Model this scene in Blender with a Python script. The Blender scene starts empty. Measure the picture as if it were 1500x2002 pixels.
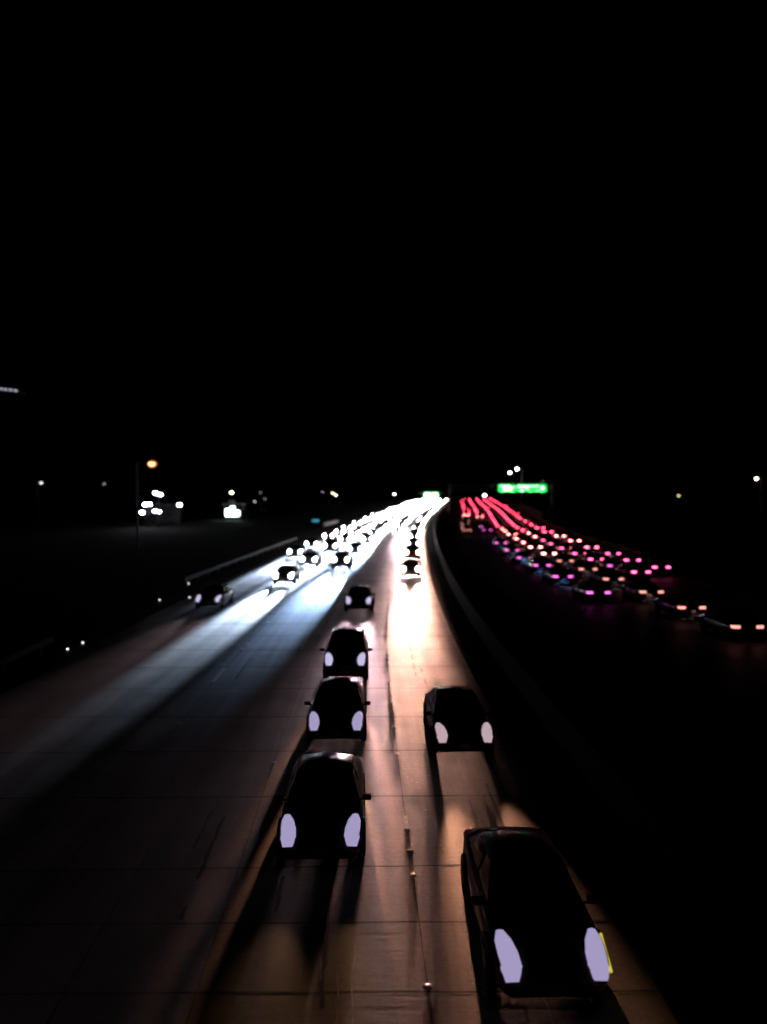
import bpy, bmesh, math, random
from mathutils import Vector, Matrix
R = math.radians
random.seed(7)
S = bpy.context.scene
COL = S.collection

# ------------------------------------------------------------------ camera
CAM_H = 7.75
FPX = 1560.0                       # focal length in pixels of the 1500 px wide photograph
HORIZON = 965.0
cd = bpy.data.cameras.new('camera')
cam = bpy.data.objects.new('camera', cd); COL.objects.link(cam)
cam.location = (0, 0, CAM_H)
cam.rotation_euler = (R(90) - math.atan((1001 - HORIZON) / FPX), 0, 0)
cd.sensor_fit = 'HORIZONTAL'; cd.sensor_width = 36; cd.lens = 36 * FPX / 1500
cd.clip_end = 6000; cd.clip_start = .1
cd.dof.use_dof = True; cd.dof.focus_distance = 17.0; cd.dof.aperture_fstop = cd.lens / 1000 / .09
cd.dof.aperture_blades = 0
S.camera = cam

# ------------------------------------------------------------------ night sky (no sun, no moon in the photograph)
W = bpy.data.worlds.new('World'); S.world = W; W.use_nodes = True
nt = W.node_tree; nt.nodes.clear()
sky = nt.nodes.new('ShaderNodeTexSky'); sky.sky_type = 'NISHITA'; sky.sun_disc = False
sky.sun_elevation = R(-4); sky.sun_rotation = R(20)
bg = nt.nodes.new('ShaderNodeBackground'); bg.inputs['Strength'].default_value = .0008
wo = nt.nodes.new('ShaderNodeOutputWorld')
nt.links.new(sky.outputs[0], bg.inputs[0]); nt.links.new(bg.outputs[0], wo.inputs[0])

S.view_settings.view_transform = 'Standard'; S.view_settings.look = 'None'
S.view_settings.exposure = 0; S.view_settings.gamma = 1
S.render.engine = 'CYCLES'
cy = S.cycles
cy.max_bounces = 4; cy.diffuse_bounces = 1; cy.glossy_bounces = 2; cy.transmission_bounces = 2
cy.sample_clamp_indirect = 3.0; cy.sample_clamp_direct = 0
cy.use_denoising = True
cy.caustics_reflective = False; cy.caustics_refractive = False
cy.light_sampling_threshold = 0.0005

# ------------------------------------------------------------------ materials
MATS = {}
def new_mat(name):
    m = bpy.data.materials.new(name); m.use_nodes = True
    MATS[name] = m
    return m, m.node_tree, m.node_tree.nodes['Principled BSDF']

def mat(name, col, rough=.5, metal=0, spec=.5, vary=.12, scale=14, bump=0.0, coat=0):
    """plain painted / cast material, with a little real unevenness in tone and gloss"""
    m, t, b = new_mat(name)
    tc = t.nodes.new('ShaderNodeTexCoord'); n = t.nodes.new('ShaderNodeTexNoise')
    n.inputs['Scale'].default_value = scale; n.inputs['Detail'].default_value = 5
    t.links.new(tc.outputs['Object'], n.inputs['Vector'])
    r = t.nodes.new('ShaderNodeValToRGB')
    r.color_ramp.elements[0].position = .3; r.color_ramp.elements[1].position = .7
    r.color_ramp.elements[0].color = [c * (1 - vary) for c in col] + [1]
    r.color_ramp.elements[1].color = [min(1, c * (1 + vary)) for c in col] + [1]
    t.links.new(n.outputs[0], r.inputs[0]); t.links.new(r.outputs[0], b.inputs['Base Color'])
    b.inputs['Roughness'].default_value = rough; b.inputs['Metallic'].default_value = metal
    b.inputs['Specular IOR Level'].default_value = spec
    b.inputs['Coat Weight'].default_value = coat
    if bump:
        bp = t.nodes.new('ShaderNodeBump'); bp.inputs['Strength'].default_value = bump
        bp.inputs['Distance'].default_value = .02
        t.links.new(n.outputs[0], bp.inputs['Height']); t.links.new(bp.outputs[0], b.inputs['Normal'])
    return m

def glow(name, col, strength):
    """a thing that gives off light"""
    m, t, b = new_mat(name)
    b.inputs['Base Color'].default_value = (.6, .6, .6, 1); b.inputs['Roughness'].default_value = .25
    b.inputs['Emission Color'].default_value = list(col) + [1]
    b.inputs['Emission Strength'].default_value = strength
    return m

# ---- the concrete carriageway: slabs differ, tyre tracks are smoother, oil stains
UOFF = 0
def pavement(name, base, tint):
    m, t, b = new_mat(name)
    N = t.nodes.new; L = t.links.new
    uv = N('ShaderNodeUVMap'); uv.uv_map = 'road'                 # u metres across, v metres along
    sp = N('ShaderNodeSeparateXYZ'); L(uv.outputs[0], sp.inputs[0])
    def math_(op, a, bb=None):
        n = N('ShaderNodeMath'); n.operation = op
        for i, x in enumerate((a, bb)):
            if x is None: continue
            if isinstance(x, (int, float)): n.inputs[i].default_value = x
            else: L(x, n.inputs[i])
        return n.outputs[0]
    cu = math_('FLOOR', math_('DIVIDE', sp.outputs[0], 3.6)); cv = math_('FLOOR', math_('DIVIDE', sp.outputs[1], 3.9))
    cmb = N('ShaderNodeCombineXYZ'); L(cu, cmb.inputs[0]); L(cv, cmb.inputs[1])
    wn = N('ShaderNodeTexWhiteNoise'); wn.noise_dimensions = '2D'; L(cmb.outputs[0], wn.inputs['Vector'])
    # long worn streaks
    mp = N('ShaderNodeMapping'); L(uv.outputs[0], mp.inputs[0]); mp.inputs['Scale'].default_value = (1.7, .03, 1)
    st = N('ShaderNodeTexNoise'); st.inputs['Scale'].default_value = 1.4; st.inputs['Detail'].default_value = 4; L(mp.outputs[0], st.inputs['Vector'])
    # cross grooves and grain
    mp2 = N('ShaderNodeMapping'); L(uv.outputs[0], mp2.inputs[0]); mp2.inputs['Scale'].default_value = (.35, 6, 1)
    gr = N('ShaderNodeTexNoise'); gr.inputs['Scale'].default_value = 2.5; gr.inputs['Detail'].default_value = 6; L(mp2.outputs[0], gr.inputs['Vector'])
    fn = N('ShaderNodeTexNoise'); fn.inputs['Scale'].default_value = 9; fn.inputs['Detail'].default_value = 8; L(uv.outputs[0], fn.inputs['Vector'])
    bl = N('ShaderNodeTexNoise'); bl.inputs['Scale'].default_value = .55; bl.inputs['Detail'].default_value = 5; L(uv.outputs[0], bl.inputs['Vector'])
    v = math_('ADD', math_('MULTIPLY', wn.outputs['Value'], .22), math_('MULTIPLY', st.outputs[0], 1.5))
    v = math_('ADD', v, math_('MULTIPLY', gr.outputs[0], .5))
    v = math_('ADD', v, math_('MULTIPLY', fn.outputs[0], 1.1))
    v = math_('ADD', v, math_('MULTIPLY', bl.outputs[0], 1.25))
    v = math_('SUBTRACT', v, 1.25)
    # darker, oil-stained strip down each lane's middle and polished wheel paths
    cs = math_('COSINE', math_('MULTIPLY', math_('ADD', sp.outputs[0], 1.8 + UOFF), 2 * math.pi / 3.6))
    v = math_('SUBTRACT', v, math_('MULTIPLY', math_('ADD', math_('POWER', math_('MAXIMUM', cs, 0), 4), math_('MULTIPLY', cs, .15)), .30))                                  # about 0.5 .. 1.3
    v = math_('MAXIMUM', v, .25)
    mul = N('ShaderNodeVectorMath'); mul.operation = 'SCALE'; mul.inputs[0].default_value = [base * x for x in tint]
    L(v, mul.inputs['Scale']); L(mul.outputs[0], b.inputs['Base Color'])
    rr = math_('ADD', .36, math_('MULTIPLY', fn.outputs[0], .3)); L(rr, b.inputs['Roughness'])
    b.inputs['Specular IOR Level'].default_value = .35
    bp = N('ShaderNodeBump'); bp.inputs['Strength'].default_value = .12; bp.inputs['Distance'].default_value = .012
    L(math_('ADD', gr.outputs[0], fn.outputs[0]), bp.inputs['Height']); L(bp.outputs[0], b.inputs['Normal'])
    return m

pavement('concrete', .24, (1.0, .93, .86))
mat('asphalt_shoulder', (.035, .033, .032), .85, spec=.2, vary=.3, scale=3, bump=.4)
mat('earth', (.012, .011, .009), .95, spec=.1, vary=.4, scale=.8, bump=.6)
mat('joint_tar', (.04, .036, .032), .7, spec=.2)
mat('white_paint', (.7, .66, .6), .5, vary=.3, scale=5)
mat('faded_paint', (.42, .36, .30), .6, vary=.5, scale=6)
mat('barrier_concrete', (.07, .05, .038), .8, spec=.2, vary=.25, scale=2, bump=.3)
mat('galvanised', (.09, .09, .10), .5, metal=.5, vary=.2, scale=4)
mat('dark_steel', (.06, .06, .065), .5, metal=.6)
mat('ceramic', (.9, .88, .84), .3)
mat('dark_base', (.02, .02, .02), .7)
mat('grit', (.85, .8, .75), .15)
mat('glass_dark', (.03, .03, .034), .12, spec=.8, vary=0, coat=.5)
mat('rubber', (.018, .018, .018), .8, spec=.2)
mat('rim_metal', (.28, .28, .29), .35, metal=.9)
mat('black_plastic', (.015, .015, .016), .5)
mat('plate_white', (.55, .55, .5), .4)
mat('lamp_housing', (.10, .10, .11), .3)
mat('sign_green', (.0, .30, .035), .5, spec=.1, vary=.04, scale=1)
mat('sign_white', (.8, .8, .78), .5, spec=.1, vary=.03)
mat('wall_render', (.04, .04, .042), .8, vary=.2, scale=1.5)
mat('canopy_white', (.7, .7, .7), .5)
mat('leaf', (.05, .09, .03), .7, vary=.4, scale=3)
mat('bark', (.07, .05, .035), .9, vary=.3)
mat('aircraft_skin', (.05, .05, .055), .4)
PAINTS = []
for nm, c in (('paint_charcoal', (.06, .055, .052)), ('paint_bronze', (.16, .11, .08)), ('paint_navy', (.012, .016, .034)),
              ('paint_maroon', (.04, .010, .010)), ('paint_grey', (.16, .15, .145)), ('paint_black', (.010, .010, .011)), ('paint_silver', (.55, .55, .56))):
    PAINTS.append(mat(nm, c, .32, metal=.3, vary=.05, scale=30, coat=.6))
PW = ('charcoal', 'bronze', 'navy', 'maroon', 'grey', 'black')
glow('lens_lavender', (.60, .52, .88), .60)
glow('lens_rose', (.80, .58, .66), .62)
glow('lens_warm', (1.0, .80, .72), 24)
glow('lens_cool', (.80, .88, 1.0), 55)
glow('lens_white', (1.0, .93, .92), 170)
glow('lens_haze', (.62, .55, .85), .9)
glow('amber', (1.0, .78, .02), .62)
glow('tail_red', (1.0, .04, .10), 34)
glow('tail_pink', (1.0, .10, .30), 7)
glow('tail_magenta', (.85, .12, .60), 2.6)
glow('tail_peach', (1.0, .36, .30), 1.7)
glow('tail_salmon', (1.0, .24, .22), 20)
glow('tail_off', (.35, .01, .02), .05)
glow('sodium', (1.0, .40, .13), 7)
glow('sodium_diffuser', (.75, .13, .01), .6)  # halo around the sodium bulb, put in as a dim emissive colour
glow('led_white', (1.0, .97, .92), 22)
glow('led_cold', (.88, .88, 1.0), 40)
glow('led_warm', (1.0, .80, .5), 18)
glow('led_dim', (.9, .8, .85), 1.8)
glow('led_yellow', (.8, .7, .2), 5)
glow('shop_glass', (.78, 1.0, .95), 7)
glow('teal_panel', (.03, .35, .5), .9)
glow('reflector_glow', (.85, .85, 1.0), 4)  # returned headlight shine of a reflector, put in as emission
glow('cabin_light', (.85, .78, 1.0), .9)

# ------------------------------------------------------------------ helpers
def link(o, parent=None):
    COL.objects.link(o)
    if parent is not None: o.parent = parent
    return o
def tag(o, label=None, cat=None, group=None, kind=None):
    if label: o['label'] = label
    if cat: o['category'] = cat
    if group: o['group'] = group
    if kind: o['kind'] = kind
    return o
def empty(name, loc=(0, 0, 0), rz=0):
    o = bpy.data.objects.new(name, None); o.location = loc; o.rotation_euler = (0, 0, rz)
    o.empty_display_size = .3
    return link(o)
def finish(bm, name, material, parent=None, smooth=False, loc=(0, 0, 0)):
    bmesh.ops.recalc_face_normals(bm, faces=bm.faces)
    me = bpy.data.meshes.new(name); bm.to_mesh(me); bm.free()
    for p in me.polygons: p.use_smooth = smooth
    if material: me.materials.append(MATS[material] if isinstance(material, str) else material)
    o = bpy.data.objects.new(name, me); o.location = loc
    return link(o, parent)
def box(bm, cx, cy, cz, sx, sy, sz, rot=None, bevel=0):
    r = bmesh.ops.create_cube(bm, size=1); vs = r['verts']
    bmesh.ops.scale(bm, vec=(sx, sy, sz), verts=vs)
    if bevel:
        es = list({e for v in vs for e in v.link_edges})
        g = bmesh.ops.bevel(bm, geom=es, offset=bevel, segments=2, affect='EDGES', profile=.6)
        vs = list({v for v in g['verts']} | {v for v in vs if v.is_valid})
    if rot is not None: bmesh.ops.rotate(bm, cent=(0, 0, 0), matrix=rot, verts=vs)
    bmesh.ops.translate(bm, vec=(cx, cy, cz), verts=vs)
    return vs
def tube(bm, a, b, r1, r2=None, seg=10, caps=True):
    a, b = Vector(a), Vector(b); d = b - a
    r2 = r1 if r2 is None else r2
    g = bmesh.ops.create_cone(bm, cap_ends=caps, segments=seg, radius1=r1, radius2=r2, depth=d.length)
    q = Vector((0, 0, 1)).rotation_difference(d.normalized()).to_matrix()
    bmesh.ops.rotate(bm, cent=(0, 0, 0), matrix=q, verts=g['verts'])
    bmesh.ops.translate(bm, vec=(a + b) / 2, verts=g['verts'])
def ball(bm, c, sx, sy, sz, sub=2):
    g = bmesh.ops.create_icosphere(bm, subdivisions=sub, radius=1)
    bmesh.ops.scale(bm, vec=(sx, sy, sz), verts=g['verts']); bmesh.ops.translate(bm, vec=c, verts=g['verts'])

def curve(pts):
    """smooth (monotone-ish) interpolation through points"""
    xs = [p[0] for p in pts]; ys = [p[1] for p in pts]; n = len(xs)
    ms = []
    for i in range(n):
        if i == 0: ms.append((ys[1] - ys[0]) / (xs[1] - xs[0]))
        elif i == n - 1: ms.append((ys[-1] - ys[-2]) / (xs[-1] - xs[-2]))
        else:
            h0, h1 = xs[i] - xs[i - 1], xs[i + 1] - xs[i]
            ms.append((h1 * (ys[i] - ys[i - 1]) / h0 + h0 * (ys[i + 1] - ys[i]) / h1) / (h0 + h1))
    def f(x):
        if x <= xs[0]: return ys[0] + ms[0] * (x - xs[0])
        if x >= xs[-1]: return ys[-1] + ms[-1] * (x - xs[-1])
        i = max(k for k in range(n - 1) if xs[k] <= x)
        h = xs[i + 1] - xs[i]; t = (x - xs[i]) / h
        return ((2*t**3 - 3*t*t + 1) * ys[i] + (t**3 - 2*t*t + t) * h * ms[i] + (-2*t**3 + 3*t*t) * ys[i + 1] + (t**3 - t*t) * h * ms[i + 1])
    return f
# E: x of the oncoming carriageway's edge by the median;  B: x of the dotted line right of the departing carriageway's first lane
E = curve([(-30, 5.15), (0, 4.6), (16, 4.2), (26, 3.95), (37, 3.78), (59, 3.98), (97, 5.3), (142, 7.5), (195, 11), (245, 15.7), (315, 23.8), (400, 33), (500, 45), (700, 66)])
B = curve([(-30, 13.4), (30, 13.3), (60, 13.2), (78, 13.2), (91, 13.6), (105, 14.3), (127, 15.7), (161, 18.6), (245, 27.4), (275, 30.3), (345, 36.5), (400, 42), (500, 53), (700, 74)])
Z = curve([(-60, 0), (100, 0), (150, .0), (200, .4), (250, 1.3), (300, 2.4), (350, 3.4), (400, 4.0), (450, 4.3), (500, 4.1), (600, 1.5), (800, 0), (3000, 0)])
def heading(f, y): return math.atan2(f(y + .5) - f(y - .5), 1.0)     # drift of x per metre of y
def at(px, py, D):
    """a point at distance D seen at photo pixel px, py"""
    return Vector(((px - 750) / FPX * D, D, CAM_H + (HORIZON - py) / FPX * D))

# ------------------------------------------------------------------ setting: ground, carriageways, shoulders
def steps(y0, y1):
    ys = [y0]
    while ys[-1] < y1: ys.append(ys[-1] + max(1.5, min(12, abs(ys[-1]) * .03)))
    ys[-1] = y1
    return ys
def strip(name, f, o0, o1, y0, y1, lift, material, n=1, kind='structure', ragged=0):
    bm = bmesh.new(); uvl = bm.loops.layers.uv.new('road')
    rows = []; ys = steps(y0, y1)
    for y in ys:
        a = math.cos(heading(f, y)); row = []
        for i in range(n + 1):
            o = o0 + (o1 - o0) * i / n
            if ragged and i == (n if ragged > 0 else 0): o += random.uniform(-1, 1) * abs(ragged)
            row.append((bm.verts.new((f(y) + o / a, y, Z(y) + lift)), o, y))
        rows.append(row)
    for r0, r1 in zip(rows, rows[1:]):
        for i in range(n):
            q = (r0[i], r0[i + 1], r1[i + 1], r1[i])
            fc = bm.faces.new([v[0] for v in q])
            for lp, v in zip(fc.loops, q): lp[uvl].uv = (v[1], v[2])
    o = finish(bm, name, material)
    if kind: o['kind'] = kind
    return o
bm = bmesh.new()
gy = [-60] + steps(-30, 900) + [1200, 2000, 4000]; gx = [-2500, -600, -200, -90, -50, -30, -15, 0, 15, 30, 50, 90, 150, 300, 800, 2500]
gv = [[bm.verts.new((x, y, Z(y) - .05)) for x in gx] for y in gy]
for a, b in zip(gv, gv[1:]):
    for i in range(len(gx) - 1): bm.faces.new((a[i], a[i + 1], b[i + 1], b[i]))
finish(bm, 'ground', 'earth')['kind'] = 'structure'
strip('oncoming_carriageway', E, -18.6, 0, -25, 640, 0, 'concrete', n=6)
strip('median_shoulder', E, -.02, 1.3, -25, 640, -.02, 'asphalt_shoulder', n=1, ragged=.06)
strip('outer_shoulder', E, -20.2, -18.58, -25, 640, -.02, 'asphalt_shoulder', n=1)
strip('departing_carriageway', B, -3.8, 15.0, -25, 640, 0, 'concrete', n=6)
strip('departing_inner_shoulder', B, -6.3, -3.78, -25, 640, -.02, 'asphalt_shoulder', n=1)
strip('departing_outer_shoulder', B, 14.98, 17.6, -25, 640, -.02, 'asphalt_shoulder', n=1)

# transverse joints of the slabs, one structure sheet set
def joints(name, f, o0, o1, ylist, mt='joint_tar'):
    bm = bmesh.new()
    for y in ylist:
        n = 24; sk = random.uniform(-.02, .05); last = None
        h = heading(f, y)
        for i in range(n + 1):
            o = o0 + (o1 - o0) * i / n
            yy = y + (o - (o0 + o1) / 2) * sk * .3 - o * math.tan(h) * .5 + random.uniform(-.012, .012)
            w = .017 + random.uniform(-.007, .012) + .0007 * y
            x = f(y) + o
            cur = (bm.verts.new((x, yy - w, Z(yy) + .004)), bm.verts.new((x, yy + w, Z(yy) + .004)))
            if last: bm.faces.new((last[0], cur[0], cur[1], last[1]))
            last = cur
    finish(bm, name, mt)['kind'] = 'structure'
jy = [-8, -4.2, .2, 4.0, 8.2, 12.3, 14.3, 16.4, 20.3, 23.9, 27.6, 31.6]
while jy[-1] < 190: jy.append(jy[-1] + random.choice((3.7, 3.9, 4.6)))
joints('oncoming_slab_joints', E, -18.5, -.06, jy)
joints('departing_slab_joints', B, -3.7, 14.9, [y + 1.3 for y in jy if y < 140])

# longitudinal seams and worn stripes
def seam(name, f, off, y0, y1, w, mt, gaps=.0, lift=.005, wob=.03, label=None, cat=None):
    bm = bmesh.new(); y = y0; last = None
    while y < y1:
        ln = random.uniform(.5, 1.3)
        if random.random() < gaps: last = None; y += ln; continue
        for yy in (y, y + ln * .5, y + ln):
            o = off + random.uniform(-wob, wob); ww = w * random.uniform(.55, 1.2)
            cur = (bm.verts.new((f(yy) + o - ww, yy, Z(yy) + lift)), bm.verts.new((f(yy) + o + ww, yy, Z(yy) + lift)))
            if last: bm.faces.new((last[0], last[1], cur[1], cur[0]))
            last = cur
        y += ln
    o = finish(bm, name, mt); o['kind'] = 'structure'
    return o
seam('lane_seam', E, -3.6, -10, 230, .010, 'joint_tar', wob=.006)
seam('lane_seam', E, -7.2, -10, 230, .010, 'joint_tar', wob=.006)
seam('lane_seam', E, -10.8, -10, 200, .010, 'joint_tar', wob=.006)
seam('worn_stripe', E, -4.62, 18.3, 34, .022, 'faded_paint', gaps=.12, lift=.009)
seam('worn_stripe', E, -4.78, 10.5, 12.8, .014, 'faded_paint', lift=.009)
seam('worn_stripe', E, -5.02, 10.5, 12.4, .010, 'faded_paint', lift=.009)
seam('tar_seam', E, -5.3, 12.5, 30, .016, 'faded_paint', gaps=.35, lift=.009)
seam('tar_seam', E, -1.85, 10, 30, .012, 'faded_paint', gaps=.3, lift=.009)
seam('tar_seam', E, -8.3, 13, 27, .012, 'faded_paint', gaps=.6, lift=.009)
seam('edge_line', E, -.28, 17, 60, .03, 'faded_paint', gaps=.25, lift=.008, wob=.05)
seam('lane_seam', E, -14.4, -10, 200, .010, 'joint_tar', wob=.006)
seam('edge_line', E, -18.1, 20, 300, .05, 'faded_paint', gaps=.1, lift=.008)
seam('edge_line', B, -3.6, 20, 300, .04, 'faded_paint', gaps=.2, lift=.008)
seam('edge_line', B, 14.6, 20, 300, .05, 'faded_paint', gaps=.1, lift=.008)

ORDW = ['nearest', 'second', 'third', 'fourth', 'fifth', 'sixth', 'seventh', 'eighth']
for k_ in range(16):
    off_ = -1.8 - 3.6 * random.choice((0, 0, 1, 1, 2)) + random.uniform(-1.1, 1.1); y_ = random.uniform(9, 40)
    seam('rubber_smear', E, off_, y_, y_ + random.uniform(2, 7), random.uniform(.02, .06), 'joint_tar', gaps=.25, lift=.0065 + k_ * .0001, wob=.02)
# painted lane dashes: each a thing you could count
def dash(f, off, y0, ln, w, label, group):
    bm = bmesh.new(); L_ = None
    for k in range(5):
        y = y0 + ln * k / 4
        cur = (bm.verts.new((f(y) + off - w, y, Z(y) + .010)), bm.verts.new((f(y) + off + w, y, Z(y) + .010)))
        if L_: bm.faces.new((L_[0], L_[1], cur[1], cur[0]))
        L_ = cur
    o = finish(bm, 'lane_dash', 'white_paint'); tag(o, label, 'road marking', group)
dash(E, -3.60, 15.9, 3.1, .045, 'narrow white dash under the three nearest domes of the central line', 'painted lane dashes')
dash(E, -10.85, 32.6, 2.6, .09, 'short bright white dash alone on the blue-lit pavement', 'painted lane dashes')
dash(E, -3.60, 26.4, 4.3, .045, 'faint white dash under the four domes in the middle distance', 'painted lane dashes')
for k, y0 in enumerate((64, 78.6, 93, 108, 122, 137, 152, 166)):
    dash(B, 0, y0, 3.0, .08, 'bluish dash, %s on the dotted line beside the innermost departing lane' % ORDW[k], 'dashes on the blue-lit dotted line')
for k, y0 in enumerate((84, 99, 113, 128, 142, 157, 171)):
    dash(B, 3.7, y0, 3.0, .08, 'pale dash, %s on the second lane line of the red-lit carriageway' % ORDW[k], 'dashes on the second lane line')

# raised ceramic markers
ORD = ORDW
bm = bmesh.new()
g = bmesh.ops.create_uvsphere(bm, u_segments=16, v_segments=10, radius=1)
bmesh.ops.delete(bm, geom=[v for v in bm.verts if v.co.z < -.01], context='VERTS')
bmesh.ops.scale(bm, vec=(.08, .085, .030), verts=bm.verts)
dome = finish(bm, 'raised_marker', 'ceramic', smooth=True)
def marker(f, off, y, label, first=[1]):
    o = dome if first[0] else dome.copy()
    if not first[0]: link(o)
    first[0] = 0
    o.location = (f(y) + off, y, Z(y) + .006)
    tag(o, label, 'road marker', 'raised markers on the lane lines')
rows = [([12.35], 'pale dome by itself at the very bottom of the dotted line', -3.6),
        ([16.0, 17.1, 18.2], None, -3.6),
        ([23.6], 'single pale dome with a dark shadow between two runs of domes', -3.6),
        ([26.3, 27.2, 28.2, 29.2, 30.6, 32.6], 'pale dome in the second run of domes up the dotted line', -3.6),
        ([36.4, 37.5, 38.6, 44.0], 'small pale dome in the third run beside the brightest warm lane', -3.6),
        ([47, 48.2, 49.4, 50.6, 57, 61, 65, 69], 'tiny dome in the far run of the central dotted line', -3.6),
        ([22.8], 'lone marker at the dark left lane line, nearest of that line', -7.2),
        ([33, 44, 55, 66], 'small bright marker on the line between the dark and the blue-lit lane', -7.2),
        ([26.7], 'lone bright marker on the dark pavement at far left', -10.8),
        ([39.6, 41, 48, 59, 70], 'tiny bright marker in the blue-white lit lane line', -10.8)]
for ys, lb, off in rows:
    for i, y in enumerate(ys):
        l2 = lb or ('pale shiny dome at the near end of the white dash', 'pale shiny dome at the middle of the white dash', 'pale shiny dome at the far end of the white dash')[i]
        if lb and len(ys) > 1: l2 = lb + ', ' + ORD[i] + ' one'
        marker(E, off, y, l2)

# loose grit
bm = bmesh.new()
for k in range(700):
    y = 10 + 34 * random.random() ** 1.4
    x = E(y) + random.choice((random.gauss(-3, .5), random.uniform(-8, -.2), random.gauss(-2.6, 1.0), random.gauss(-.3, .3)))
    s = random.uniform(.004, .013) * (1.7 if random.random() < .08 else 1)
    ball(bm, (x, y, s * .5 + .006), s * random.uniform(.8, 1.6), s, s * .8, 1)
tag(finish(bm, 'road_grit', 'grit'), 'scattered pale grit and glass specks on the warm-lit pavement', 'grit', kind='stuff')
# ragged dry weeds along the pavement edge by the median
bm = bmesh.new()
for k in range(1600):
    y = random.uniform(12, 45); x = E(y) + 1.25 + abs(random.gauss(0, .35)); hgt = random.uniform(.03, .13)
    if math.sin(y * 1.7) + math.sin(y * .63 + 1) < -.2: continue
    a = random.uniform(0, 6.28); w = .006
    p = Vector((x, y, -.05)); q = p + Vector((math.cos(a) * .05, math.sin(a) * .05, hgt + .05))
    v = [bm.verts.new(p + Vector((w, 0, 0))), bm.verts.new(p - Vector((w, 0, 0))), bm.verts.new(q)]
    bm.faces.new(v)
tag(finish(bm, 'verge_weeds', 'leaf'), 'sparse dry weeds in the dark verge beside the pavement edge', 'weeds', kind='stuff')

# ------------------------------------------------------------------ barriers
def barrier(name, f, off, y0, y1, label, cat, prof, material, step=None):
    bm = bmesh.new(); last = None
    for y in steps(y0, y1):
        cur = [bm.verts.new((f(y) + off + px, y, Z(y) + pz)) for px, pz in prof]
        if last:
            for i in range(len(prof) - 1): bm.faces.new((last[i], last[i + 1], cur[i + 1], cur[i]))
        else: bm.faces.new(cur)
        last = cur
    bm.faces.new(last)
    return tag(finish(bm, name, material), label, cat)
JP = [(-.30, -.05), (-.30, .07), (-.17, .30), (-.09, .82), (.09, .82), (.17, .30), (.30, .07), (.30, -.05)]
barrier('median_barrier', E, 1.75, 12, 470, 'long low concrete barrier curving along the dark median', 'barrier', JP, 'barrier_concrete')
def guardrail(f, off, y0, y1, label, side):
    root = empty('guardrail', (f(y0) + off, y0, Z(y0)))
    bm = bmesh.new(); last = None
    wave = [(0, .78), (.035, .74), (.035, .70), (0, .64), (0, .60), (.035, .54), (.035, .50), (0, .46)]
    for y in steps(y0, y1):
        cur = [bm.verts.new((f(y) + off + px * side - root.location.x, y - y0, Z(y) + pz - root.location.z)) for px, pz in wave]
        cur += [bm.verts.new((f(y) + off - .02 * side - root.location.x, y - y0, Z(y) + pz - root.location.z)) for px, pz in wave[::-7]]
        if last:
            for i in range(len(cur)): bm.faces.new((last[i - 1], last[i], cur[i], cur[i - 1]))
        last = cur
    finish(bm, 'rail', 'galvanised', root)
    y = y0 + .6; n = 0; pm = None
    while y < y1 and n < 60:
        if pm is None:
            b2 = bmesh.new(); box(b2, 0, 0, .37, .12, .15, .84, bevel=.01)
            pm = finish(b2, 'post', 'dark_steel', root); o = pm
        else: o = link(pm.copy(), root)
        o.location = (f(y) + off - .10 * side - root.location.x, y - y0, Z(y) - root.location.z)
        y += 3.8; n += 1
    return tag(root, label, 'guardrail')
guardrail(E, -20.0, 22, 39, 'galvanised guardrail section running off the left edge of the photo', 1)
guardrail(E, -20.6, 66, 128, 'long galvanised guardrail beside the blue-lit lanes, past the gap at left', 1)
guardrail(B, 17.2, 96, 330, 'thin guardrail along the outer right edge of the red-lit carriageway', -1)
# pale wall at the outer edge of the departing lanes
bm = bmesh.new(); last = None
for y in steps(215, 300):
    x = B(y) + 18.8
    cur = [bm.verts.new((x + a, y, Z(y) + h)) for a, h in ((-.2, -.05), (-.2, 1.9), (.2, 1.9), (.2, -.05))]
    if last:
        for i in range(3): bm.faces.new((last[i], last[i + 1], cur[i + 1], cur[i]))
    else: bm.faces.new(cur)
    last = cur
bm.faces.new(last)
tag(finish(bm, 'roadside_wall', 'wall_render'), 'dim pale wall at the far right bend below the green sign', 'wall')

# small reflectors by the left rail, their shine put in as glow
for (px, py, D, lb) in ((160, 1260, 41, 'small bright glowing reflector on a post at the left rail end, upper of the two'),
                        (130, 1273, 39.3, 'small glowing reflector at the left rail end, lower of the two'),
                        (311, 1173, 57, 'lone glowing reflector in the gap between the two left guardrails'),
                        (368, 1141, 68, 'glowing reflector at the near tip of the long left guardrail'),
                        (370, 1169, 59, 'faint glowing reflector low beside the outer left shoulder')):
    p = at(px, py, D); zg = Z(D) - .05
    r = empty('marker_post', (p.x, p.y, zg))
    h = max(.12, p.z - zg)
    bm = bmesh.new(); box(bm, 0, 0, h / 2, .07, .03, h, bevel=.006); finish(bm, 'post', 'white_paint', r)
    bm = bmesh.new(); ball(bm, (0, -.035, h), .045, .03, .035); finish(bm, 'lamp', 'reflector_glow', r)  # reflector with its shine added as emission, not a lamp
    tag(r, lb, 'glowing reflector', 'marker posts by the left rail')

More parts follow.
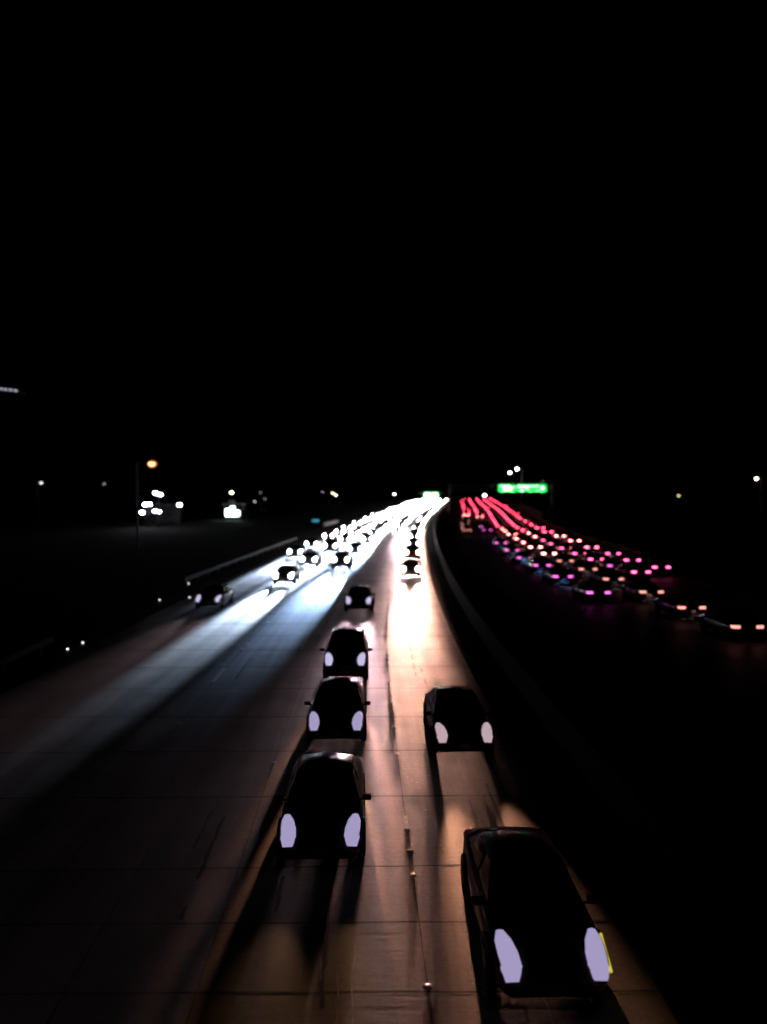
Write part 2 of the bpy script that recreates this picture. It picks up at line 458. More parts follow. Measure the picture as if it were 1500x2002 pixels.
# ------------------------------------------------------------------ cars
def loft(bm, stations, close=True):
    rings = []
    for (y, w, zt, zb) in stations:
        half = [(0, zb), (w * .86, zb), (w * .97, zb + .10), (w, zb + (zt - zb) * .45), (w * .985, zt - .16), (w * .93, zt - .06), (w * .78, zt - .005), (w * .4, zt + .02), (0, zt + .027)]
        ring = [bm.verts.new((x, y, z)) for x, z in half] + [bm.verts.new((-x, y, z)) for x, z in half[-2:0:-1]]
        rings.append(ring)
    n = len(rings[0])
    for a, b in zip(rings, rings[1:]):
        for i in range(n): bm.faces.new((a[i], a[(i + 1) % n], b[(i + 1) % n], b[i]))
    bm.faces.new(rings[0]); bm.faces.new(rings[-1][::-1])
def panel(bm, quad, ins, off, th=.012):
    """a window pane lying proud of the four-cornered opening quad"""
    c = [Vector(q) for q in quad]; ctr = sum(c, Vector()) / 4
    n = (c[1] - c[0]).cross(c[3] - c[0]).normalized()
    if n.dot(ctr - Vector((0, ctr.y * .6, .8))) < 0: n = -n
    pts = []
    for i in range(4):
        a = (c[(i + 1) % 4] - c[i]).normalized(); d = (c[i - 1] - c[i]).normalized()
        pts.append(c[i] + (a + d) * ins)
    v0 = [bm.verts.new(p + n * off) for p in pts]; v1 = [bm.verts.new(p - n * th) for p in pts]
    bm.faces.new(v0); bm.faces.new(v1[::-1])
    for i in range(4): bm.faces.new((v0[i], v0[(i + 1) % 4], v1[(i + 1) % 4], v1[i]))

STYLES = {
 'sedan': dict(body=[(2.26, .55, .62, .34), (2.20, .74, .69, .25), (2.02, .84, .755, .20), (1.6, .89, .83, .19), (.95, .905, .93, .19), (.2, .91, .95, .19), (-.7, .91, .96, .19), (-1.4, .90, .98, .19), (-1.9, .87, .99, .21), (-2.15, .80, .96, .27), (-2.24, .66, .86, .36)],
               cab=[(1.02, .90), (.22, 1.36), (-.30, 1.44), (-1.05, 1.38), (-1.78, .95)], wb=.80, wr=.58),
 'suv':   dict(body=[(2.28, .60, .80, .36), (2.22, .80, .90, .28), (2.05, .88, .97, .24), (1.6, .92, 1.03, .24), (1.0, .935, 1.08, .24), (.2, .94, 1.09, .24), (-.7, .94, 1.10, .24), (-1.5, .93, 1.10, .24), (-2.0, .91, 1.09, .26), (-2.24, .86, 1.05, .32), (-2.32, .74, .95, .42)],
               cab=[(1.08, 1.04), (.45, 1.60), (-.30, 1.70), (-1.75, 1.66), (-2.2, 1.04)], wb=.84, wr=.66),
}
def build_car(style):
    """every part of one kind of car as mesh data, made once"""
    st = STYLES[style]; P = {}
    def keep(bm, key, material, smooth=False):
        bmesh.ops.recalc_face_normals(bm, faces=bm.faces)
        me = bpy.data.meshes.new(style + '_' + key); bm.to_mesh(me); bm.free()
        for p in me.polygons: p.use_smooth = smooth
        me.materials.append(MATS[material]); P[key] = me
    bm = bmesh.new(); loft(bm, st['body'])
    # cabin shell joins the body as one painted shell
    cab = st['cab']; zb0 = cab[0][1]
    zr = max(z for y, z in cab)
    def wz(z): return st['wb'] + (st['wr'] - st['wb']) * max(0, (z - zb0)) / (zr - zb0)
    ringL = [bm.verts.new((-wz(z), y, z - .03)) for y, z in cab]; ringR = [bm.verts.new((wz(z), y, z - .03)) for y, z in cab]
    mid = [bm.verts.new((0, y + (.05 if i == 0 else -.05 if i == len(cab) - 1 else 0), z + (.03 if 0 < i < len(cab) - 1 else 0))) for i, (y, z) in enumerate(cab)]
    for i in range(len(cab) - 1):
        bm.faces.new((ringL[i], mid[i], mid[i + 1], ringL[i + 1])); bm.faces.new((mid[i], ringR[i], ringR[i + 1], mid[i + 1]))
    bm.faces.new(ringL + [bm.verts.new((-wz(zb0), 0, zb0 - .06))]); bm.faces.new(ringR[::-1] + [bm.verts.new((wz(zb0), 0, zb0 - .06))])
    bmesh.ops.subdivide_edges(bm, edges=[e for e in bm.edges if e.calc_length() > .5], cuts=1, use_grid_fill=True)
    keep(bm, 'body', 'paint_black', True)
    # panes
    z0, z1 = cab[0][1], cab[1][1]
    bm = bmesh.new(); a, b = cab[0], cab[1]
    ya, yb = a[0], b[0]
    for s in (1,):
        panel(bm, ((-wz(z0), ya, z0 - .03), (wz(z0), ya, z0 - .03), (wz(z1), yb, z1 - .03), (-wz(z1), yb, z1 - .03)), .075, .055)
    keep(bm, 'windscreen', 'glass_dark')
    c, d = cab[-2], cab[-1]
    bm = bmesh.new(); panel(bm, ((-wz(d[1]), d[0], d[1] - .03), (wz(d[1]), d[0], d[1] - .03), (wz(c[1]), c[0], c[1] - .03), (-wz(c[1]), c[0], c[1] - .03)), .08, .055)
    keep(bm, 'rear_window', 'glass_dark')
    for s, nm in ((1, 'right'), (-1, 'left')):
        for (k, y0b, y0t, y1b, y1t) in (('front', cab[0][0] - .22, cab[1][0] - .08, cab[2][0] + .02, cab[2][0] + .02), ('rear', cab[2][0] - .06, cab[2][0] - .06, cab[-1][0] + .35, cab[-2][0] + .02)):
            bm = bmesh.new(); zt = cab[1][1] - .04; zb = zb0 + .02
            xb, xt = wz(zb) * s, wz(zt) * s
            panel(bm, ((xb, y0b, zb), (xb, y1b, zb), (xt, y1t, zt), (xt, y0t, zt)), .035, .012)
            keep(bm, 'side_window_%s_%s' % (nm, k), 'glass_dark')
    f = st['body'][1]; fw = st['body'][2][1]; fz = st['body'][2][2]
    # grille, bumper intake, plate
    bm = bmesh.new()
    for k in range(5): box(bm, 0, f[0] + .04, f[3] + .28 + k * .035, .72, .05, .014)
    box(bm, 0, f[0] + .02, f[3] + .35, .78, .04, .20, bevel=.01); keep(bm, 'grille', 'black_plastic')
    bm = bmesh.new(); box(bm, 0, f[0] + .05, f[3] + .10, 1.15, .06, .10, bevel=.02); keep(bm, 'bumper_intake', 'black_plastic')
    bm = bmesh.new(); box(bm, 0, f[0] + .085, f[3] + .20, .31, .012, .13, bevel=.004); keep(bm, 'number_plate', 'plate_white')
    # headlights swept back over the wing
    for s, nm in ((1, 'right'), (-1, 'left')):
        def swept(dx, dz, grow):
            bm = bmesh.new()
            sec = [(f[0] + .05, .66, fz - .16, .10), (f[0] - .06, .645, fz - .085, .15), (f[0] - .28, .665, fz - .015, .155), (f[0] - .52, .70, fz + .045, .13), (f[0] - .70, .725, fz + .085, .06)]
            rings = []
            for y, x, z, w in sec:
                w *= grow
                rings.append([bm.verts.new(((x + cx * w) * s, y, z + cz * .075 * grow + dz - .02)) for cx, cz in ((-1, -.8), (1, -.9), (1.15, 0), (.95, .8), (0, 1.0), (-.95, .85), (-1.1, 0))])
            for a_, b_ in zip(rings, rings[1:]):
                for i in range(7): bm.faces.new((a_[i - 1], a_[i], b_[i], b_[i - 1]))
            bm.faces.new(rings[0]); bm.faces.new(rings[-1])
            return bm
        keep(swept(0, 0, 1.14), 'headlight_' + nm, 'lamp_housing', True)
        lb_ = swept(0, .022, .98); bmesh.ops.translate(lb_, vec=(0, .035, .006), verts=lb_.verts); keep(lb_, 'lens_' + nm, 'lens_warm', True)
        bm = bmesh.new()
        tube(bm, (.825 * s, f[0] - .0, fz - .13), (.872 * s, f[0] - .66, fz + .075), .032, .022, 10)
        keep(bm, 'turn_signal_' + nm, 'amber')
        # mirror, door lines
        bm = bmesh.new(); box(bm, (st['wb'] + .17) * s, cab[0][0] - .25, zb0 + .08, .20, .11, .13, bevel=.03); tube(bm, ((st['wb'] - .02) * s, cab[0][0] - .25, zb0 + .02), ((st['wb'] + .12) * s, cab[0][0] - .25, zb0 + .05), .025); keep(bm, 'mirror_' + nm, 'paint_black')
        # tail light
        r = st['body'][-2]
        bm = bmesh.new(); box(bm, .60 * s, r[0] - .05, r[2] - .14, .36, .16, .15, bevel=.035); box(bm, .79 * s, r[0] + .08, r[2] - .14, .07, .26, .13, bevel=.025); keep(bm, 'tail_light_' + nm, 'tail_red')
    bm = bmesh.new(); box(bm, 0, r[0] - .11, r[2] - .14, .84, .05, .06, bevel=.015); keep(bm, 'light_bar', 'tail_peach')
    bm = bmesh.new(); box(bm, 0, r[0] - .12, r[2] - .34, .31, .012, .13, bevel=.004); keep(bm, 'rear_plate', 'plate_white')
    bm = bmesh.new(); box(bm, 0, r[0] - .03, r[3] + .06, 1.3, .10, .12, bevel=.03); keep(bm, 'rear_bumper', 'black_plastic')
    # wheel
    bm = bmesh.new(); tube(bm, (-.11, 0, 0), (.11, 0, 0), .33, seg=28)
    bmesh.ops.bevel(bm, geom=[e for e in bm.edges if abs(e.verts[0].co.x - e.verts[1].co.x) < .01 and e.calc_length() < .2], offset=.03, segments=2, affect='EDGES'); keep(bm, 'tyre', 'rubber', True)
    bm = bmesh.new(); tube(bm, (-.113, 0, 0), (.113, 0, 0), .10, seg=16)
    for k in range(5):
        a = k * 1.2566; box(bm, 0, math.cos(a) * .13, math.sin(a) * .13, .224, .05, .19, rot=Matrix.Rotation(a - math.pi / 2, 3, 'X') if 0 else None)
    keep(bm, 'rim', 'rim_metal')
    bm = bmesh.new(); tube(bm, (-.08, 0, 0), (.08, 0, 0), .40, seg=28); keep(bm, 'wheel_arch', 'black_plastic')
    return P
CARS = {k: build_car(k) for k in STYLES}

BEAMS = {}
def beam_light(name, col, energy, angle, blend=.9, fall='Constant'):
    if name in BEAMS: return BEAMS[name]
    l = bpy.data.lights.new(name, 'SPOT'); l.spot_size = R(angle); l.spot_blend = blend
    l.shadow_soft_size = .06; l.color = (1, 1, 1); l.energy = 1
    l.use_nodes = True; t = l.node_tree
    em = t.nodes.get('Emission') or t.nodes.new('ShaderNodeEmission')
    em.inputs['Color'].default_value = list(col) + [1]
    fo = t.nodes.new('ShaderNodeLightFalloff'); fo.inputs['Strength'].default_value = energy; fo.inputs['Smooth'].default_value = 0
    t.links.new(fo.outputs[fall], em.inputs['Strength'])
    BEAMS[name] = l
    return l

def car(f, off, y_lamp, facing, style, paint, lens, tail, beam, label, group, detail=2, bar=False, shift=0):
    """facing -1: towards the camera (y_lamp = its headlights), +1: away (y_lamp = its tail lights)"""
    P = CARS[style]; L2 = 2.2
    yc = y_lamp + L2
    x = f(yc) + off; h = heading(f, yc)
    slope = math.atan2(Z(yc + 2) - Z(yc - 2), 4)
    root = empty(style if style != 'suv' else 'family_car', (x, yc, Z(yc) + .005))
    root.name = 'car'
    yaw = -h if facing > 0 else math.pi - h
    root.rotation_euler = (slope if facing > 0 else -slope, 0, yaw)
    pm = PAINTS[paint]
    def put(name, key, parent, material=None, loc=None):
        o = bpy.data.objects.new(name, P[key]); link(o, parent)
        if loc: o.location = loc
        if material is not None:
            o.material_slots[0].link = 'OBJECT'; o.material_slots[0].material = MATS[material] if isinstance(material, str) else material
        return o
    put('body', 'body', root, pm)
    put('windscreen', 'windscreen', root); put('rear_window', 'rear_window', root)
    if detail > 0:
        for s in ('left', 'right'):
            for k in ('front', 'rear'): put('side_window', 'side_window_%s_%s' % (s, k), root)
            put('mirror', 'mirror_' + s, root, pm)
        for sx in (-1, 1):
            for wy in (1.38, -1.38):
                a = put('wheel_arch', 'wheel_arch', root, None, (sx * .85, wy, .36)) 
                w = put('wheel', 'tyre', root, None, (sx * .83, wy, .335))
                put('rim', 'rim', w)
    if facing < 0 or detail > 0:
        put('grille', 'grille', root); put('bumper_intake', 'bumper_intake', root)
        if facing < 0 : put('number_plate', 'number_plate', root)
    if facing > 0:
        put('rear_plate', 'rear_plate', root); put('rear_bumper', 'rear_bumper', root)
        if bar: put('light_bar', 'light_bar', root, tail)
    for s, sg in (('left', -1), ('right', 1)):
        hl = put('headlight', 'headlight_' + s, root)
        put('lens', 'lens_' + s, hl, lens if facing < 0 else 'lens_haze')
        if detail > 1: put('turn_signal', 'turn_signal_' + s, hl, None if beam == 'rose' and s == 'left' else 'lamp_housing')
        put('tail_light', 'tail_light_' + s, root, tail if facing > 0 else 'tail_off')
        if beam and (facing < 0 or sg > 0):
            b = bpy.data.objects.new('headlight_beam', BEAMDATA[beam]); link(b, hl)
            zz = STYLES[style]['body'][2][2] - .10
            b.location = (.66 * sg if facing < 0 else 0, 2.45, zz)
            b.rotation_euler = (R(90 - DIP[beam]), 0, 0)
    tag(root, label, 'car', group)
    return root

# one beam per kind of lamp (energy, colour)
BEAMDATA = {
  'near': beam_light('near_beam', (1.0, .50, .25), 3.5, 28, 1),
  'rose': beam_light('rose_beam', (1.0, .50, .28), 3, 28, 1),
  'amberish': beam_light('amberish_beam', (1.0, .43, .25), 46, 13.5, 1),
  'warm': beam_light('warm_beam', (1.0, .50, .36), 165, 7.4, 1),
  'cool': beam_light('cool_beam', (.42, .64, 1.0), 2000, 8.6, 1),
  'coldfirst': beam_light('coldfirst_beam', (.58, .74, 1.0), 3400, 8.8, 1),
  'dusk': beam_light('dusk_beam', (.80, .55, .62), 30, 14, 1),
  'away': beam_light('away_beam', (1.0, .72, .66), 22, 16, 1),
  'awaycool': beam_light('awaycool_beam', (.15, .42, 1.0), 90, 12, 1),
}
DIP = {'near': 9, 'rose': 9, 'amberish': 6.0, 'warm': 3.7, 'cool': 5.1, 'coldfirst': 5.1, 'dusk': 5.0, 'away': 7.0, 'awaycool': 6.0}
LANE = [-1.8, -5.4, -9.0, -12.6, -15.9]          # oncoming lanes counted from the median
TENS = ['twentieth', 'thirtieth', 'fortieth', 'fiftieth']
ORD = ['nearest', 'second', 'third', 'fourth', 'fifth', 'sixth', 'seventh', 'eighth', 'ninth', 'tenth', 'eleventh', 'twelfth', 'thirteenth', 'fourteenth', 'fifteenth', 'sixteenth', 'seventeenth', 'eighteenth', 'nineteenth'] + [w for a, b in (('twenty', 'twentieth'), ('thirty', 'thirtieth'), ('forty', 'fortieth')) for w in [b] + [a + '-' + d for d in ('first', 'second', 'third', 'fourth', 'fifth', 'sixth', 'seventh', 'eighth', 'ninth')]]
def ordw(i): return ORD[i] if i < len(ORD) else None
KIND = {'sedan': 'low car', 'suv': 'tall car'}
LN_ON = ['the warm-lit lane beside the median', 'the dim brown-lit lane', 'the blue-lit lane', 'the bright blue-white lane', 'the outermost left lane']
GLARE = 'car lost in the white headlight glare at the far bend'
def oncoming(li, y, style, paint, lens, beam, i, shift=0, detail=2):
    w = ordw(i)
    lc = {'lens_lavender': 'lavender', 'lens_haze': 'dim lavender', 'lens_rose': 'rose'}.get(lens, 'glaring warm' if lens == 'lens_warm' else 'glaring white')
    lb = '%s with %s headlights, %s in %s' % (KIND[style], lc, w, LN_ON[li])
    car(E, LANE[li] + shift, y, -1, style, paint, lens, 'tail_off', beam, lb, 'oncoming cars with headlights on', detail)

rnd = random.Random(3)
def queue(li, first, start, gap, lens, beam, upto, i0):
    y = start; i = i0
    while y < upto:
        d = 1 if y < 110 else 0
        oncoming(li, y, rnd.choice(('sedan', 'sedan', 'suv')), rnd.choice((4, 6, 6, 1)), lens if y < 115 else 'lens_white', beam if y < 200 else None, i, rnd.uniform(-.25, .25), d)
        i += 1; y += gap * rnd.uniform(.85, 1.2) * (1 if y < 130 else .65)
oncoming(0, 11.7, 'sedan', 1, 'lens_lavender', 'rose', 0, .05)
oncoming(0, 23.0, 'sedan', 0, 'lens_rose', 'amberish', 1, .15)
queue(0, 0, 74, 17, 'lens_warm', 'warm', 400, 2)
oncoming(1, 16.2, 'sedan', 1, 'lens_lavender', 'near', 0, -.1)
oncoming(1, 24.2, 'sedan', 2, 'lens_lavender', 'amberish', 1, -.05)
oncoming(1, 32.4, 'suv', 1, 'lens_haze', 'amberish', 2, 0)
oncoming(1, 52, 'sedan', 4, 'lens_haze', 'dusk', 3, -.1)
queue(1, 0, 150, 22, 'lens_warm', 'dusk', 400, 4)
queue(2, 0, 82, 17, 'lens_cool', 'cool', 400, 0)
oncoming(4, 53, 'sedan', 4, 'lens_haze', 'dusk', 0, .3)
queue(4, 0, 96, 17, 'lens_cool', 'coldfirst', 400, 1)
queue(3, 0, 68, 17, 'lens_cool', 'coldfirst', 400, 0)

# departing traffic
LN_OFF = {-1.9: 'the innermost departing lane', 1.85: 'the second departing lane', 5.6: 'the middle departing lane', 9.2: 'the fourth departing lane', 12.8: 'the outermost departing lane'}
TC = {'tail_red': 'red', 'tail_pink': 'hot pink', 'tail_magenta': 'magenta', 'tail_peach': 'peach', 'tail_salmon': 'salmon'}
def departing(off, ys, tails, group='departing cars with tail lights on', bar=False):
    for i, y in enumerate(ys):
        tl = tails[min(i, len(tails) - 1)]; st = rnd.choice(('sedan', 'sedan', 'suv'))
        w = ordw(i)
        lb = '%s with %s tail lights, %s from camera in %s' % (KIND[st], TC[tl], w, LN_OFF[off])
        car(B, off + rnd.uniform(-.15, .15), y, 1, st, rnd.choice((0, 2, 3, 5)), 'lens_haze', tl, ('awaycool' if off < 2 else 'away') if y < 200 else None, lb, group, 1 if y < 110 else 0, bar=bar and y < 250)
def run(a, b, g): 
    out = [a]
    while out[-1] < b: out.append(out[-1] + g * rnd.uniform(.85, 1.3) * (1 + out[-1] / 700))
    return out
departing(-1.9, [151, 163, 176, 192, 209, 226] + run(240, 420, 8), ['tail_peach'] * 5 + ['tail_salmon', 'tail_red'], bar=True)
departing(1.85, [55.7, 66.5, 76, 86, 97.5, 112, 150, 163] + run(215, 420, 8.5), ['tail_magenta'] * 8 + ['tail_salmon', 'tail_red'])
departing(5.6, [41.3, 48.3, 56, 64.5, 73, 82, 92, 103] + run(113, 420, 9), ['tail_peach'] * 6 + ['tail_salmon', 'tail_salmon', 'tail_salmon', 'tail_salmon', 'tail_salmon', 'tail_salmon', 'tail_salmon', 'tail_red'])
departing(9.2, [69.5, 76.5, 84, 92, 101] + run(110, 420, 8.5), ['tail_pink', 'tail_magenta', 'tail_pink', 'tail_pink', 'tail_pink', 'tail_pink', 'tail_pink', 'tail_salmon', 'tail_salmon', 'tail_red'])
departing(12.8, [74, 83, 92, 103] + run(116, 420, 11), ['tail_pink', 'tail_pink', 'tail_pink', 'tail_red', 'tail_salmon', 'tail_salmon', 'tail_red'])

# ------------------------------------------------------------------ overhead signs
def gantry(name, x0, x1, D, z0, z1, zg, panels, label, posts, watts):
    root = empty(name, ((x0 + x1) / 2, D, zg)); ox = (x0 + x1) / 2
    bm = bmesh.new()
    for zz in (z0 + .5 - zg, z1 - .5 - zg):
        tube(bm, (posts[0] - ox, .35, zz), (posts[1] - ox, .35, zz), .09); tube(bm, (posts[0] - ox, .95, zz), (posts[1] - ox, .95, zz), .09)
    n = 14
    for k in range(n):
        a = posts[0] - ox + (posts[1] - posts[0]) * k / n; b = posts[0] - ox + (posts[1] - posts[0]) * (k + 1) / n
        tube(bm, (a, .35, z0 + .5 - zg), (b, .35, z1 - .5 - zg), .05)
    finish(bm, 'truss', 'galvanised', root)
    for px in posts:
        bm = bmesh.new(); tube(bm, (px - ox, .65, 0), (px - ox, .65, z1 - zg), .28, .22, 14); finish(bm, 'post', 'galvanised', root)
    for (a, b, marks) in panels:
        w = b - a; c = (a + b) / 2 - ox; hh = z1 - z0
        bm = bmesh.new(); box(bm, c, 0, (z0 + z1) / 2 - zg, w - .08, .10, hh, bevel=.04); pn = finish(bm, 'sign_panel', 'sign_green', root)
        bm = bmesh.new()
        for (u, v, lw, lh) in marks:      # text too blurred to read in the photograph: only its line blocks
            box(bm, a - ox + u * w, -.062, z0 - zg + v * hh, lw * w, .02, lh * hh, bevel=.006)
        finish(bm, 'lettering', 'sign_white', pn)
        for k in range(max(2, int(w / 3))):
            lx = a - ox + w * (k + .5) / max(2, int(w / 3))
            bm = bmesh.new(); box(bm, lx, -1.5, z0 - zg - .35, .6, .25, .14, bevel=.03); tube(bm, (lx, -1.4, z0 - zg - .35), (lx, .0, z0 - zg - .1), .03); lh_ = finish(bm, 'sign_light', 'dark_steel', root)
            ld = bpy.data.lights.new('sign_lamp', 'SPOT'); ld.energy = watts; ld.spot_size = R(120); ld.spot_blend = .8; ld.shadow_soft_size = .12; ld.color = (.9, 1, .85)
            lo = bpy.data.objects.new('sign_lamp', ld); link(lo, lh_); lo.location = (lx, -1.5, z0 - zg - .2)
            d = Vector((0, 1.45, hh * .62)); lo.rotation_euler = d.to_track_quat('-Z', 'Y').to_euler()
    tag(root, label, 'road sign')
    return root
D = 250; k = D / FPX
X = lambda px, D=250: (px - 750) / FPX * D
zt, zb = CAM_H + (965 - 946) * k, CAM_H + (965 - 962) * k
gantry('overhead_sign', X(973), X(1070), D, zb, zt, Z(D), [
    (X(973), X(1009), [(.40, .74, .60, .18), (.55, .50, .46, .16), (.55, .24, .44, .16), (.90, .62, .10, .26)]),
    (X(1009.6), X(1070), [(.14, .70, .20, .22), (.48, .72, .50, .14), (.30, .60, .14, .12), (.36, .36, .10, .16), (.19, .16, .07, .20), (.68, .16, .07, .20), (.85, .52, .10, .36)])],
    'wide green overhead sign of two panels glowing above the red-lit carriageway', (B(250) - 7.2, B(250) + 25), 1100)
D = 600
zt, zb = CAM_H + (965 - 962) / FPX * D, CAM_H - (973 - 965) / FPX * D
gantry('overhead_sign', X(829, D), X(857, D), D, zb, zt, Z(D), [(X(829, D), X(843, D), [(.5, .5, .7, .5)]), (X(843.3, D), X(857, D), [(.5, .5, .7, .5)])],
    'small pale green overhead sign just above the white glare at the far bend', (X(820, D), X(880, D)), 9000)

# ------------------------------------------------------------------ street lamps and other far lights
def lamp(px, py, D, material, label, r=.3, arm=2.0, side=-1, pole=True, group='far street lamps', beam=0):
    p = at(px, py, D); zg = Z(D) - .05
    h = p.z - zg
    root = empty('street_lamp', (p.x + side * arm, p.y, zg))
    bm = bmesh.new(); tube(bm, (0, 0, 0), (0, 0, h + .25), .13, .08, 12); finish(bm, 'pole', 'galvanised', root)
    if arm > 0:
        bm = bmesh.new(); last = Vector((0, 0, h + .2))
        for k in range(1, 6):
            t = k / 5; q = Vector((-side * arm * t, 0, h + .2 + .18 * math.sin(t * 2.2))); tube(bm, last, q, .05, .045, 8); last = q
        finish(bm, 'arm', 'galvanised', root)
    bm = bmesh.new(); box(bm, -side * arm, 0, h + r * .55 + .12, r * 2.6, r * 1.6, .16, bevel=.05); hd = finish(bm, 'lamp_head', 'dark_steel', root)
    bm = bmesh.new(); ball(bm, (-side * arm, 0, h), r * 1.15, r * .9, r * .75, 3); finish(bm, 'bulb', material, hd, True)
    if material == 'sodium':
        bm = bmesh.new(); ball(bm, (-side * arm, r * .9, h + .02), r * 1.9, r * .25, r * 1.5, 3); finish(bm, 'diffuser', 'sodium_diffuser', hd, True)  # glowing disc behind the bulb imitates its orange halo
    tag(root, label, 'street lamp', group)
    return root
lamp(297, 907, 110, 'sodium', 'tall street lamp with a glowing orange head and orange-lit pole at left', .34, 2.05)
lamp(1011, 917, 250, 'led_white', 'larger of the two white street lamps above the wide green sign', .34, 1.5, 1)
lamp(997, 924, 300, 'led_white', 'smaller yellowish white street lamp above the left panel of the green sign', .34, 1.5, 1)
lamp(948, 968.5, 330, 'led_white', 'white street lamp on a short arm just above the red stream', .42, 1.5, -1)
lamp(771, 966, 420, 'led_white', 'single white street lamp just left above the white glare', .34, 1.2)
lamp(651, 964, 330, 'led_warm', 'upper left lamp of the close yellowish pair above the left lanes', .26, 0)
lamp(657, 968, 330, 'led_warm', 'lower right lamp of the close yellowish pair above the left lanes', .26, 0)
lamp(631, 962, 360, 'led_dim', 'faint lamp left of the close yellowish pair', .24, 0)
lamp(81, 944, 200, 'led_dim', 'flat pinkish lamp alone near the left edge', .36, 1)
lamp(204, 946, 260, 'led_dim', 'faint grey lamp between the left edge lamp and the orange lamp', .2, .8)
lamp(1479, 936, 170, 'led_warm', 'cream lamp alone near the right edge', .26, 1, 1)
lamp(1327, 969, 260, 'led_yellow', 'dim yellow lamp alone right of the green sign', .26, 0)
lamp(1061, 941, 280, 'led_dim', 'very faint lamp above the right corner of the wide green sign', .12, 0)
lamp(453, 963, 230, 'led_warm', 'orange-white lamp straight above the bright shop front', .36, 0)
lamp(498, 980.5, 260, 'led_dim', 'brightest of three dim lamps right of the shop front', .26, 0)
lamp(510, 963, 260, 'led_dim', 'upper faint lamp of three right of the shop front', .14, 0)
lamp(518, 975, 260, 'led_dim', 'rightmost faint lamp of three right of the shop front', .15, 0)
for (px, py, arm, side, r, lb) in ((304, 964, .9, 1, .38, 'tall white car park lamp, left of the top pair'), (314, 967, .6, -1, .34, 'white car park lamp, right of the top pair'),
                        (284, 986.5, .4, 1, .40, 'white car park lamp, left of the middle pair'), (293, 986, .0, 1, .38, 'white car park lamp on a lit pole, right of the middle pair'),
                        (278, 1002, .5, 1, .40, 'low white car park lamp at the bottom left of the cluster'), (303, 999, .4, 1, .34, 'low white car park lamp, left of the bottom pair'),
                        (311, 1000, .3, -1, .32, 'low white car park lamp, right of the bottom pair'), (351, 987, .0, 1, .40, 'white car park lamp on a lit pole, rightmost of the cluster')):
    lamp(px, py, 180, 'led_cold', lb, r, arm, side, group='white car park lamps')
# buildings behind the car park
def block(name, x, y, w, d, h, label, cat='building'):
    r = empty(name, (x, y, Z(y) - .05))
    bm = bmesh.new(); box(bm, 0, 0, h / 2, w, d, h); finish(bm, 'wall', 'wall_render', r)
    bm = bmesh.new(); box(bm, 0, 0, h + .12, w + .5, d + .5, .24, bevel=.03); finish(bm, 'roof', 'dark_steel', r)
    for k in range(max(2, int(w / 3))):
        n = max(2, int(w / 3)); xx = -w / 2 + w * (k + .5) / n
        bm = bmesh.new(); box(bm, xx, -d / 2 - .02, h * .5, 1.3, .08, 1.3, bevel=.02); fr = finish(bm, 'window', 'dark_steel', r)
        bm = bmesh.new(); box(bm, xx, -d / 2 - .07, h * .5, 1.1, .03, 1.1); finish(bm, 'pane', 'glass_dark', fr)
    tag(r, label, cat); return r
block('low_building', X(326, 200), 200, 5.5, 6, 4.6, 'dim grey low building behind the car park lamps')
# bright shop front
Ds = 215
sx0, sx1 = X(440, Ds), X(470, Ds); zgs = Z(Ds) - .05
shop = empty('shop', ((sx0 + sx1) / 2, Ds, zgs)); w = sx1 - sx0
bm = bmesh.new(); box(bm, 0, 3, 2.1, w + .4, 6, 4.2); finish(bm, 'wall', 'wall_render', shop)
bm = bmesh.new(); box(bm, 0, 2.6, 4.35, w + 1.4, 7.2, .3, bevel=.05); finish(bm, 'roof', 'canopy_white', shop)
for kx in (-1, 0, 1):
    bm = bmesh.new(); box(bm, kx * w / 3, -.03, 2.35, w / 3 - .06, .10, 3.0, bevel=.02); fr = finish(bm, 'window', 'dark_steel', shop)
    hp = (2.2, 2.9, 1.7)[kx + 1]
    bm = bmesh.new(); box(bm, kx * w / 3, -.09, .95 + hp / 2, w / 3 - .22, .04, hp - .2); finish(bm, 'pane', 'shop_glass', fr)
bm = bmesh.new(); box(bm, -.2, -.1, 5.0, w * .45, .2, .7, bevel=.04); finish(bm, 'sign_board', 'canopy_white', shop)
tag(shop, 'small shop with a glaring greenish white lit front at left of the lanes', 'shop')
bm = bmesh.new(); wl = X(487, Ds) - X(470, Ds); box(bm, 0, 0, 1.35, wl, .25, 2.7, bevel=.03)
tag(finish(bm, 'side_wall', 'wall_render', loc=(X(479, Ds), Ds - 1.2, zgs)), 'dim pale wall on the right of the bright shop front', 'wall')
r = empty('shrub', (X(478, Ds), Ds - 4, zgs)); bm = bmesh.new(); rr = random.Random(5)
for k in range(700):
    c = Vector((rr.gauss(0, .8), rr.gauss(0, .5), abs(rr.gauss(.9, .5)) + .1)); a = Vector((rr.uniform(-1, 1), rr.uniform(-1, 1), rr.uniform(-1, 1))) * .14; b = Vector((rr.uniform(-1, 1), rr.uniform(-1, 1), rr.uniform(-1, 1))) * .14
    bm.faces.new([bm.verts.new(c), bm.verts.new(c + a), bm.verts.new(c + b)])
finish(bm, 'foliage', 'leaf', r); bm = bmesh.new(); tube(bm, (0, 0, 0), (.05, 0, .9), .07, .03); finish(bm, 'stem', 'bark', r)
tag(r, 'green-lit shrub in front of the right end of the shop', 'shrub')
bm = bmesh.new(); box(bm, 0, 0, .02, 13, 9, .12); finish(bm, 'light_catch_slab', 'barrier_concrete', loc=(X(459, Ds), Ds - 5, zgs))['kind'] = 'structure'  # slab added to catch the shop's light and spread its glow
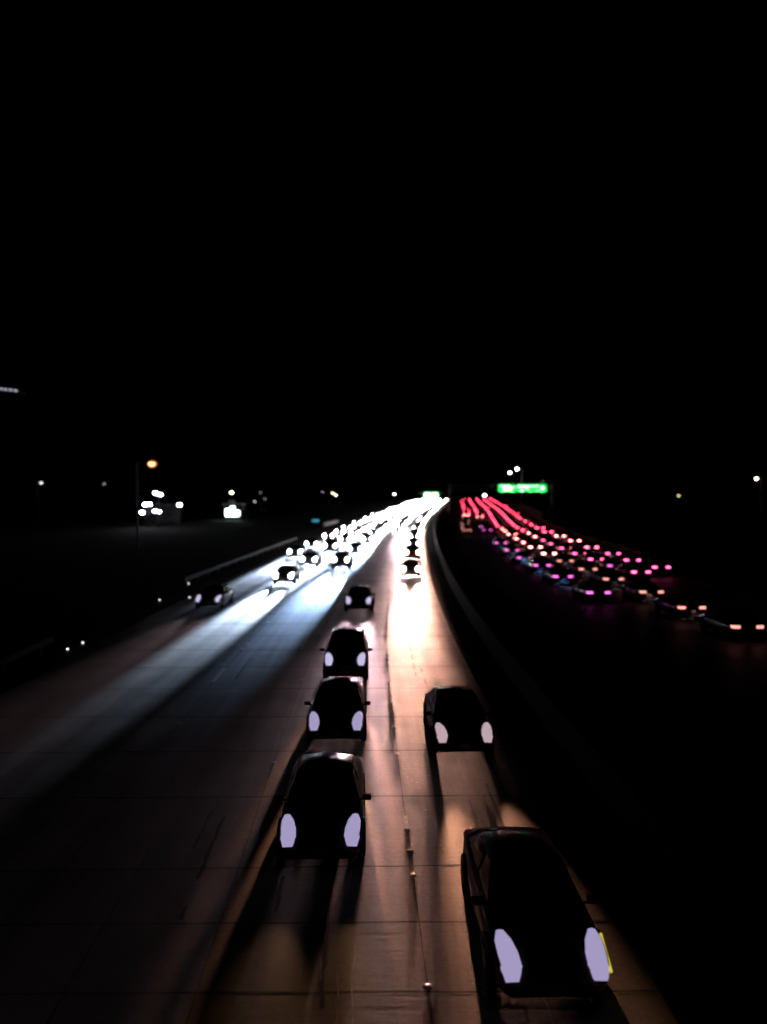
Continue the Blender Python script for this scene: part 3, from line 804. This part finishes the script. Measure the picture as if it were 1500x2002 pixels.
# teal panel and pale block by the left lanes
Dq = 190
p = at(617, 1018, Dq); zg = Z(Dq) - .05
r = empty('roadside_panel', (p.x, Dq, zg)); h = p.z - zg
bm = bmesh.new(); tube(bm, (0, .06, 0), (0, .06, max(.3, h)), .05); finish(bm, 'post', 'galvanised', r)
bm = bmesh.new(); box(bm, 0, 0, h, 1.6, .08, .55, bevel=.03); finish(bm, 'lit_face', 'teal_panel', r)
tag(r, 'small teal lit panel beyond the left guardrail', 'sign')
bm = bmesh.new(); a = at(633, 1022, 182); b = at(660, 1013, 204)
d = (b - a); d.z = 0; box(bm, 0, 0, .4, d.length, .5, .8, bevel=.06)
o = finish(bm, 'concrete_block', 'canopy_white', loc=((a.x + b.x) / 2, (a.y + b.y) / 2, Z(193) - .05)); o.rotation_euler = (0, 0, math.atan2(d.y, d.x))
tag(o, 'long pale low block on the verge right of the teal panel', 'barrier')

# ------------------------------------------------------------------ aircraft at the left edge, cabin windows lit
Da = 200
nose = at(50, 759, Da)
pl = empty('aircraft', nose - Vector((11, 0, 0)))
pl.rotation_euler = (0, R(6), 0)
bm = bmesh.new(); secs = [(-12, .15, .9), (-9, .6, .5), (-6, 1.0, .1), (0, 1.15, 0), (7, 1.15, 0), (9.3, .95, -.08), (10.6, .55, -.2), (11.2, .12, -.3)]; last = None
for x, rr_, zz in secs:
    cur = [bm.verts.new((x, math.cos(a * math.pi / 8) * rr_, math.sin(a * math.pi / 8) * rr_ + zz)) for a in range(16)]
    if last:
        for i in range(16): bm.faces.new((last[i - 1], last[i], cur[i], cur[i - 1]))
    else: bm.faces.new(cur)
    last = cur
bm.faces.new(last[::-1]); finish(bm, 'fuselage', 'aircraft_skin', pl, True)
for s in (-1, 1):
    bm = bmesh.new(); v = [bm.verts.new(q) for q in ((2, s * 1, -.5), (-1.5, s * 1, -.5), (-4.5, s * 10, .1), (-3.3, s * 10, .1))]; fc = bm.faces.new(v)
    g = bmesh.ops.extrude_face_region(bm, geom=[fc]); bmesh.ops.translate(bm, vec=(0, 0, .16), verts=[q for q in g['geom'] if isinstance(q, bmesh.types.BMVert)])
    finish(bm, 'wing', 'aircraft_skin', pl)
bm = bmesh.new(); v = [bm.verts.new(q) for q in ((-9, -.06, .9), (-12, -.06, 1), (-13.2, -.06, 4), (-11.8, -.06, 4))]; fc = bm.faces.new(v)
g = bmesh.ops.extrude_face_region(bm, geom=[fc]); bmesh.ops.translate(bm, vec=(0, .12, 0), verts=[q for q in g['geom'] if isinstance(q, bmesh.types.BMVert)]); finish(bm, 'tail_fin', 'aircraft_skin', pl)
for k in range(9):
    bm = bmesh.new(); box(bm, 9.3 - k * 1.2, -1.13 if k else -.98, .18, .72, .08, .34, bevel=.03); finish(bm, 'cabin_window', 'cabin_light', pl)
tag(pl, 'dark aircraft with a row of lit windows in the sky at the left edge', 'aircraft')
